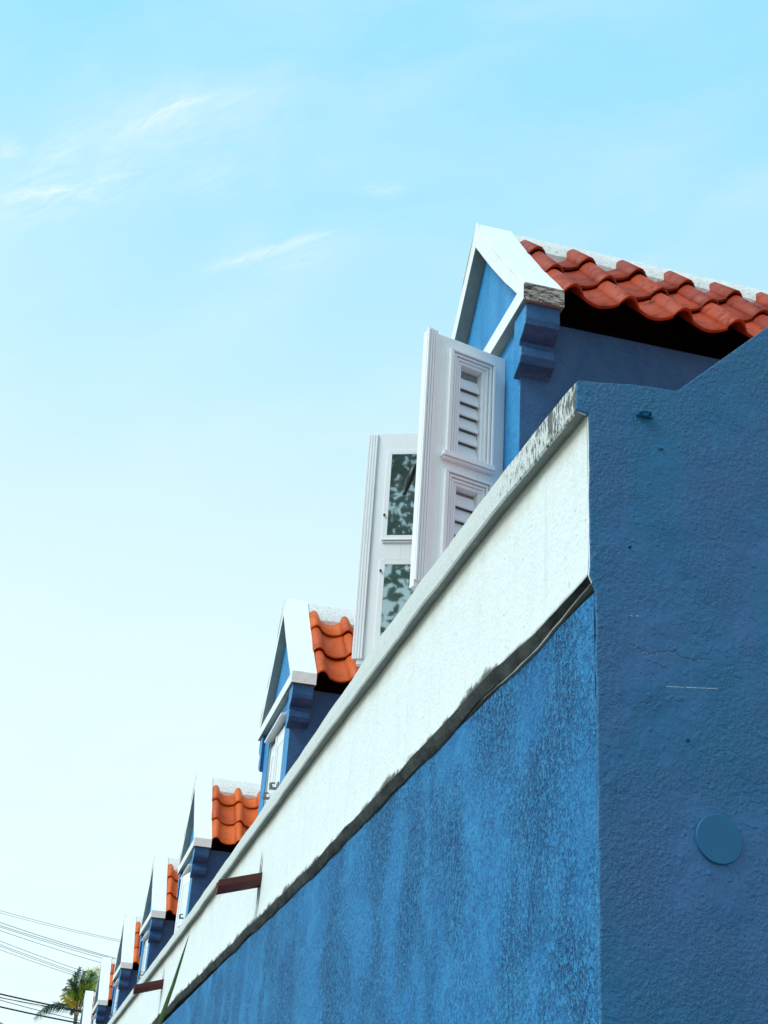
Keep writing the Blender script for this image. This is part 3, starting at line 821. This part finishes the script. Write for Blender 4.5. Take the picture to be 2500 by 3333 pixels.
def window_surround():
    """painted timber frame lining the opening, and inner jambs"""
    g = G(); x0, x1 = XW + 0.012, XW + 0.11
    for s in (-1, 1):
        a, b = sorted((s * OPN, s * (OPN - 0.035))); g.box((x0, a, OZ0), (x1, b, OZ1))
    g.box((x0, -OPN + 0.035, OZ1 - 0.075), (x1, OPN - 0.035, OZ1)); g.box((x0, -OPN + 0.035, OZ0), (x1, OPN - 0.035, OZ0 + 0.03))
    return bevelled(g.build('window_frame', M['frame']), 0.003, 1)


def drip_board():
    g = G(); z = 6.045 - DZ
    g.prism([(XW + 0.03, z), (XW - 0.050, z - 0.012), (XW - 0.050, z + 0.010), (XW + 0.03, z + 0.030)], 'y', -OPN + 0.01, OPN - 0.01)
    return bevelled(g.build('drip_board', M['shutter']), 0.002, 1)


# shared meshes
M['damp_shade'] = SOFFIT  # same darkened grey paints the shade on gable reveals and cornice underside
ME = dict(body=dormer_body(), corbel=corbel(), tile=tile_mesh(M['tile']), tile_worn=tile_mesh(M['tile_worn']), ridge=ridge_cap(), deck=roof_deck(), far=far_slope_tiles(), leaf=leaf_frame(False), leaf_m=leaf_frame(True),
          slat=slat(), pane_up=pane(0.845, 1.410), pane_lo=pane(0.105, 0.640), hinge=hinge(), latch=latch(), surround=window_surround(), drip=drip_board())
ME['ped'], ME['tymp'] = pediment([M['rake'], M['rake'], M['damp_shade']])
ME['ped_worn'], _ = pediment([M['rake'], M['flake'], M['damp_shade']])
mir = ME['corbel'].copy()
for v in mir.vertices: v.co.y = -v.co.y
mir.flip_normals(); ME['corbel_far'] = mir
# mirrored leaf for the far jamb: mirror in local y so the outside face still faces out
def mirrored(me):
    c = me.copy()
    for v in c.vertices: v.co.y = -v.co.y
    c.flip_normals(); return c
ME['leaf_m'] = mirrored(ME['leaf_m'])
for k in ('slat', 'pane_up', 'pane_lo'): ME[k + '_m'] = mirrored(ME[k])

SLAT_Z = [0.845 + 0.047 + 0.0855 * i for i in range(6)] + [0.105 + 0.047 + 0.0855 * i for i in range(6)]


def hang_leaf(d, hinge_xyz, ang, mirror, zs=1.0):
    sfx = '_m' if mirror else ''
    kids = [obj('shutter', ME['leaf' + sfx], d, hinge_xyz, (0, 0, ang))]
    rotm = Matrix.Rotation(ang, 3, 'Z'); hb = Vector(hinge_xyz)
    for z in SLAT_Z:
        kids.append(obj('louvre_slat', ME['slat' + sfx], d, tuple(hb + rotm @ Vector((0, 0, z * zs))), (0, 0, ang)))
    for k in ('pane_up', 'pane_lo'): kids.append(obj('window_pane', ME[k + sfx], d, hinge_xyz, (0, 0, ang)))
    for z in (0.18, 1.225):
        off = rotm @ Vector((-0.006, 0.0, z)); kids.append(obj('hinge', ME['hinge'], d, tuple(hb + off), (0, 0, ang)))
    for o in kids: o.scale = (1, 1, zs)
    return kids


DORMERS = [6.79, 13.13, 19.86, 25.12, 30.75, 36.55, 42.6]
DLABEL = ['nearest dormer, shutters swung wide open', 'second dormer from the corner, shutters closed', 'third dormer from the corner',
          'fourth dormer from the corner', 'fifth dormer from the corner', 'sixth dormer from the corner', 'farthest dormer, by the palm']
for i, yc in enumerate(DORMERS):
    d = hpart('dormer', ME['body'], (DX, yc, DZ)); d['label'] = DLABEL[i]
    if i: d.rotation_euler = (random.uniform(-.006, .006), random.uniform(-.005, .005), random.uniform(-.012, .012))
    obj('pediment', ME['ped_worn'] if i == 0 else ME['ped'], d)
    obj('tympanum', ME['tymp'], d)
    obj('corbel', ME['corbel'], d); obj('corbel', ME['corbel_far'], d)
    obj('ridge_cap', ME['ridge'], d); obj('roof_deck', ME['deck'], d)
    fo = obj('far_tile_slope', ME['far'], d); fo['kind'] = 'stuff'
    obj('window_frame', ME['surround'], d); obj('drip_board', ME['drip'], d)
    cols = 8 if i == 0 else 5
    for r in range(3):
        for c in range(cols):
            k = r * TE
            tl = obj('tile', ME['tile_worn' if i == 0 else 'tile'], d, (0.236 + c * TW + random.uniform(-.004, .004), -EAVE[0] + math.cos(ANG) * k, EAVE[1] + math.sin(ANG) * k + random.uniform(-.003, .003)),
                (ANG + random.uniform(-.014, .014), random.uniform(-.014, .014), random.uniform(-.014, .014)))
            if r == 2: tl.scale = (1, 0.70, 1)                       # cut short under the ridge mortar
    if i == 0:
        zb = 4.530 - DZ
        # near leaf: hinge at (2.10, 6.31) swings to (1.596, 6.18); far leaf: hinge (2.10, 7.25) to (1.60, 7.46)
        a1 = math.atan2(6.18 - 6.31, 1.596 - 2.10); a2 = math.atan2(7.46 - 7.25, 1.60 - 2.10)
        # leaf local +x points outwards from the hinge; outside face must look to -y
        near = hang_leaf(d, (2.10 - DX, 6.31 - yc, zb), a1, True)
        far = hang_leaf(d, (2.10 - DX, 7.25 - yc, zb + 0.045), a2, False)             # shows its glazed inside
        g = G()
        pts = [(0, 0, 0), (-0.006, 0.040, 0.0), (-0.012, 0.070, -0.004), (-0.026, 0.086, -0.030), (-0.044, 0.088, -0.090), (-0.058, 0.088, -0.145), (-0.063, 0.088, -0.165), (-0.066, 0.088, -0.183)]
        g.tube(pts, [0.009, 0.009, 0.011, 0.016, 0.021, 0.013, 0.009, 0.013], 10)
        hd = obj('handle', g.build('handle', M['black'], True), d, (1.626 - DX, 6.207 - yc, 5.300 - DZ)); hd['label'] = 'black tapered shutter handle'
        for z in (5.552, 5.173):
            g = G(); g.tube([(0, 0, 0), (0, -0.010, 0)], 0.007, 10)
            rr = Matrix.Rotation(a2, 3, 'Z') @ Vector((0.412, 0.03, z - zb - DZ))
            obj('screw', g.build('screw', M['black']), d, (2.10 - DX + rr.x, 7.25 - yc + rr.y, z - DZ), (0, 0, 0))
    else:
        zb = 4.530 - DZ
        xh = XW + 0.045
        ajar = (0, 0.02, 0.16, 0.03, 0.02, 0.10, 0.02)[i]
        hang_leaf(d, (xh, -OPN + 0.005, zb), math.pi / 2 + ajar, False, 0.925)      # closed: runs along +y from near jamb
        hang_leaf(d, (xh, OPN - 0.005, zb), -math.pi / 2 + 0.03, True, 0.925)
        for yy in (-0.30, 0.06): obj('shutter_latch', ME['latch'], d, (xh - 0.03, yy, 5.36 - DZ))

# ------------------------------------------------------------------ rain spouts through the frieze, with stains
for k, (sy_, sz_) in enumerate(((9.92, 3.835), (15.92, 3.945))):
    g = G(); rings = []
    for t, x in ((0, 0.02), (1, -0.305)):
        dz = -0.095 * t
        prof = [(-0.052, 0.045), (-0.050, 0.0), (-0.030, -0.040), (0.0, -0.052), (0.030, -0.040), (0.050, 0.0), (0.052, 0.045),
                (0.040, 0.045), (0.038, 0.002), (0.022, -0.030), (0.0, -0.039), (-0.022, -0.030), (-0.038, 0.002), (-0.040, 0.045)]
        rings.append([(x, p, q + dz) for p, q in prof])
    g.loft(rings, m=[0] * 7 + [1] * 6 + [0])
    sp = hpart('rain_spout', bevelled(g.build('rain_spout', [M['spout'], M['spout_in']]), 0.003, 1, 50), (1.578, sy_, sz_)); sp['label'] = 'dark red clay rain spout'
    # stain of rust on the plaster: thin uneven skin
    n = 14
    for z0, z1, w0 in ((0.03, 0.21, 0.026), (-0.05, -0.19, 0.034)):
        g = G(); L_, R_ = [], []
        for i in range(n + 1):
            t = i / n; z = z0 + (z1 - z0) * t; w = w0 * (1 - t) ** 0.8 * (1 + 0.5 * nz(z * 40, k, 3))
            cx = 0.010 * nz(z * 12, k, 8) - 0.006
            L_.append((-0.0105, cx - w, z)); R_.append((-0.0105, cx + w, z))
        for i in range(n): g.quad([L_[i], L_[i + 1], R_[i + 1], R_[i]])
        hpart('rust_stain', g.build('rust_stain', M['rust']), (1.578, sy_ + 0.01, sz_))

# ------------------------------------------------------------------ palm beyond the house
PY = 130.0
palm = thing('palm_tree', 'tall coconut palm with windblown green and yellow fronds beyond the last dormer', 'palm', (5.75, PY, 0))
PZ = 17.9
g = G(); g.tube([(0.9, 0, 0), (0.5, 0, 6), (0.15, 0, 12), (0, 0, PZ)], [0.30, 0.22, 0.18, 0.17], 10)
obj('trunk', g.build('trunk', M['bark'], True), palm)


def frond(tip, bow, mat, width=0.75, n=34, seed=0, depth=0.0, droop=0.6):
    rng = random.Random(seed); g = G()
    tip = Vector(tip); L = tip.length
    ctrl = Vector((tip.x * 0.45 + bow[0], depth * 0.5, tip.z * 0.45 + bow[1])); end = Vector((tip.x, depth, tip.z))
    P = lambda t: ctrl * (2 * t * (1 - t)) + end * (t * t)
    D = lambda t: (ctrl * (2 - 4 * t) + end * (2 * t)).normalized()
    pts = [P(t / 10) for t in range(11)]; g.tube([tuple(p) for p in pts], [0.055 - 0.0045 * k for k in range(11)], 5)
    for k in range(n):
        t = 0.14 + 0.86 * k / n; p = P(t); d = D(t)
        wl = width * (0.55 + 0.45 * math.sin(math.pi * min(1, t * 1.05))) * rng.uniform(0.75, 1.15)
        side = d.cross(Vector((0, 1, 0))).normalized()
        if side.z < 0: side = -side
        for s in (-1, 1):
            dep = Vector((0, 1, 0)) * rng.uniform(-0.5, 0.5)
            q = (d * 0.75 + side * s * rng.uniform(0.45, 0.8) + dep + Vector((0.16, 0, -0.55 * droop * rng.uniform(0.2, 1.0)))).normalized()
            wd = d * 0.036
            m_ = p + q * wl * 0.55; e = p + q * wl + Vector((0, 0, -0.22 * wl * droop))
            g.quad([p - wd, p + wd, m_ + wd * 0.8, m_ - wd * 0.8]); g.quad([m_ - wd * 0.8, m_ + wd * 0.8, e])
    return g.build('frond', mat)


U = 0.0064
FR = [((985, 860), (-.5, .5), 'palm_d', .5, .3), ((1060, 880), (-.2, .6), 'palm_d', .6, .3), ((1130, 835), (0, .6), 'palm', .8, .3), ((1240, 835), (-.4, .8), 'palm', 1.0, .5),
      ((1330, 885), (-.3, 1.2), 'palm', 1.0, .6), ((1320, 1000), (-.1, 1.3), 'palm', 1.0, .7), ((1290, 1130), (0, 1.4), 'palm', .95, .9), ((1235, 1215), (.1, 1.3), 'palm', .9, 1.0),
      ((1170, 900), (0, .6), 'palm_d', .8, .4), ((1200, 980), (-.2, .9), 'palm', .9, .6), ((940, 930), (-.4, .6), 'palm_d', .55, .5), ((885, 1010), (-.2, .5), 'palm_d', .6, .5),
      ((838, 1105), (-.2, .6), 'palm_d', .6, .6), ((880, 1180), (0, .6), 'palm', .6, .6), ((815, 1205), (.1, -.1), 'palm_y', .6, 0.9), ((850, 1290), (.2, .25), 'palm_y', .5, .9),
      ((500, 1560), (-.9, 1.5), 'palm_d', .8, 1.5), ((600, 1420), (-.3, .8), 'palm_d', .75, 1.3), ((960, 1470), (-.2, .3), 'palm_d', .35, .9), ((1150, 1450), (.1, .3), 'palm_d', .4, .9),
      ((1280, 1250), (.2, 1.0), 'palm_d', .7, 1.0), ((1050, 1010), (.1, .2), 'palm', .8, .5), ((1120, 1060), (0, .4), 'palm', .9, .5)]
for k, (tp, bow, mt, w, dr) in enumerate(FR):
    tip = ((tp[0] - 1040) * U, 0, (1380 - tp[1]) * U)
    obj('frond', frond(tip, bow, M[mt], w * 1.05, 34, k, ((k * 7) % 5 - 2) * 0.5, dr), palm, (0, 0, PZ))
g = G()
for k in range(9):
    a = k * 0.7; g.tube([(0.12 * math.cos(a), 0.12 * math.sin(a), -0.5), (0.5 * math.cos(a), 0.4 * math.sin(a), 0.6 + 0.1 * (k % 3))], [0.09, 0.04], 5)
obj('frond_base', g.build('frond_base', mat_plain('dry_frond_base', (0.42, 0.30, 0.16), 0.8, var=0.3)), palm, (0, 0, PZ))

# ------------------------------------------------------------------ cables across the street, and the poles that carry them
def cam_ray(u, v):
    """direction through a point of the photograph (1659 x 2212)"""
    return R @ Vector((u - 829.5, 1106 - v, -3000.0))
def at_y(u, v, yy):
    r = cam_ray(u, v); return Vector((0, 0, 1.6)) + r * (yy / r.y)
CB = [((0, 60), (1605, 457), .011, 'wire', 'topmost thin wire of the high bundle'), ((0, 82), (1605, 470), .009, 'wire', 'thin wire just below the topmost one'),
      ((0, 203), (1560, 688), .016, 'wire', 'upper wire of the pair that merges by the fifth dormer'), ((0, 236), (1560, 694), .015, 'wire', 'lower wire of the pair that merges by the fifth dormer'),
      ((0, 280), (1540, 747), .013, 'wire', 'single wire under the merging pair'), ((0, 320), (1365, 757), .013, 'wire', 'wire ending at the apex of the sixth dormer'),
      ((0, 455), (1110, 860), .013, 'wire', 'topmost of the four wires above the palm'), ((0, 495), (1000, 858), .012, 'wire', 'second of the four wires above the palm'),
      ((0, 540), (950, 888), .012, 'wire', 'third of the four wires above the palm'), ((0, 580), (930, 905), .012, 'wire', 'lowest of the four wires above the palm'),
      ((0, 1172), (1110, 1405), .042, 'cable', 'thick black cable crossing the palm crown'), ((0, 1215), (1110, 1412), .024, 'cable', 'blue-black cable that joins the thick one from below'),
      ((0, 1268), (570, 1420), .018, 'cable', 'medium cable between the two thick ones'), ((0, 1352), (940, 1550), .042, 'cable', 'lowest thick black cable at the foot of the picture'),
      ((160, 1255), (640, 1370), .007, 'wire', 'faintest wire under the upper thick cable'), ((0, 1555), (60, 1590), .03, 'cable', 'short end of cable in the bottom left corner')]
CY = 66.0
pole_x = 9.0
for k, (a, b, rad, mt, lab) in enumerate(CB):
    s6 = lambda p: (p[0] * 400 / 1659 / 1.507, (2950 + p[1] * 383 / 1588) / 1.507)
    A = at_y(*s6(a), CY); B = at_y(*s6(b), CY)
    sl = (B.z - A.z) / (B.x - A.x); x0, x1 = -13.0, pole_x
    c2 = 0.006
    zf = lambda x: A.z + sl * (x - A.x) + c2 * (x - A.x) * (x - B.x)
    g = G(); pts = [(x0 + (x1 - x0) * t / 24, CY + (k % 4) * 0.15, zf(x0 + (x1 - x0) * t / 24)) for t in range(25)]
    base = Vector(pts[0]); g.tube([tuple(Vector(p) - base) for p in pts], rad * (0.8 if mt == 'wire' else 0.85), 6)
    o = obj('overhead_wire' if mt == 'wire' else 'overhead_cable', g.build('overhead_wire', M[mt], True), None, base)
    o['label'] = lab; o['category'] = 'overhead wire'; o['group'] = 'overhead wires crossing the sky'
for px, lab in ((-13.0, 'wooden utility pole across the street carrying the wires'), (pole_x, 'wooden utility pole behind the house end carrying the wires')):
    po = thing('utility_pole', lab, 'utility pole', (px, CY + 0.3, 0), 'utility poles')
    g = G(); g.tube([(0, 0, 0), (0, 0, 16.5)], [0.17, 0.12], 12); obj('pole', g.build('pole', M['pole'], True), po)
    for zz in (10.0, 12.4, 14.8):
        g = G(); g.box((-0.06, -0.9, zz), (0.06, 0.6, zz + 0.12)); obj('crossarm', g.build('crossarm', M['pole']), po)

# ------------------------------------------------------------------ spiky plant in the foreground, one blade reaching into view
YP = 4.0
tipp = at_y(408.5, 2019, YP); mid1 = at_y(375.5, 2124, YP); low = at_y(344, 2212, YP - 0.02)
yb = Vector((low.x - 0.20, YP - 0.05, 0.12))
yucca = thing('spiky_plant', 'spiky green plant with one long pointed blade rising in front of the blue wall', 'plant', yb)
g = G(); g.tube([(0, 0, 0), (0.01, 0, 0.4), (0, 0, 0.85)], [0.06, 0.05, 0.05], 10); obj('trunk', g.build('trunk', M['bark'], True), yucca)


def blade(pts, wid, mat):
    """stiff leaf: V section tapering to a point"""
    g = G(); L_, C_, R_ = [], [], []
    for i, p in enumerate(pts):
        a = Vector(pts[max(0, i - 1)]); b = Vector(pts[min(len(pts) - 1, i + 1)]); d = (b - a).normalized()
        s = d.cross(Vector((0, 1, 0))); s = s.normalized() if s.length > 0.1 else Vector((0, 1, 0)); nn = s.cross(d).normalized(); w = wid[i]
        L_.append(Vector(p) - s * w + nn * w * 0.35); C_.append(Vector(p)); R_.append(Vector(p) + s * w + nn * w * 0.35)
    for i in range(len(pts) - 1):
        g.quad([L_[i], L_[i + 1], C_[i + 1], C_[i]]); g.quad([C_[i], C_[i + 1], R_[i + 1], R_[i]])
    return g.build('leaf', mat, True)


base = Vector((0, 0, 0.85))
t1, t2, t3 = (tipp - yb), (mid1 - yb), (low - yb)
pts = [base, base.lerp(t3, 0.5) + Vector((-0.03, 0, 0.0)), t3, t3.lerp(t2, .5), t2, t2.lerp(t1, .5), t1.lerp(t2, .12), t1]
obj('leaf', blade(pts, [0.008, 0.0085, 0.0064, 0.0056, 0.0046, 0.0032, 0.0013, 0.0003], M['blade']), yucca)
for k in range(22):
    a = k * 2.4; el = 0.15 + 0.75 * ((k * 37) % 22) / 22; L = 0.55 + 0.1 * (k % 3)
    d = Vector((math.cos(a) * math.cos(el), math.sin(a) * math.cos(el), math.sin(el)))
    if d.x > 0.3 and d.z > 0.3: d.z *= 0.3
    pts = [base + d * L * t - Vector((0, 0, 0.20 * L * t * t)) for t in (0, .25, .5, .75, 1)]
    obj('leaf', blade(pts, [0.012, 0.017, 0.015, 0.009, 0.0006], M['blade']), yucca)

# ------------------------------------------------------------------ street tree behind the viewer: it is what the open pane mirrors
tree = thing('street_tree', 'broad street tree standing behind the viewer, mirrored in the open window panes', 'tree', (-4.6, -3.4, 0))
g = G(); g.tube([(0, 0, 0), (0.1, 0.1, 3), (0, 0.2, 6), (0.1, 0.1, 8.8)], [0.32, 0.24, 0.2, 0.1], 10)
rng = random.Random(3)
for k in range(9):
    a = k * 0.75; z = 5.2 + 0.35 * k
    g.tube([(0, 0.15, z), (1.2 * math.cos(a), 1.2 * math.sin(a), z + 1.8), (2.6 * math.cos(a), 2.6 * math.sin(a), z + 3.0)], [0.11, 0.07, 0.03], 6)
obj('trunk', g.build('trunk', M['bark'], True), tree)
g = G()
for k in range(6500):
    while True:
        p = Vector((rng.uniform(-1, 1), rng.uniform(-1, 1), rng.uniform(-1, 1)))
        if p.length < 1 and mnoise.noise(p * 2.9) > (0.0 if p.z > -0.3 else 0.12): break
    c = Vector((p.x * 3.6, p.y * 3.6, 12.3 + p.z * 3.0))
    d = Vector((rng.gauss(0, 1), rng.gauss(0, 1), rng.gauss(0, .6) - .3)).normalized(); s = d.cross(Vector((rng.gauss(0, 1), rng.gauss(0, 1), rng.gauss(0, 1)))).normalized()
    l = rng.uniform(0.12, 0.26); w = l * 0.30
    g.quad([c, c + d * l * .45 + s * w, c + d * l, c + d * l * .45 - s * w])
cr = obj('crown', g.build('crown', M['leaf']), tree)
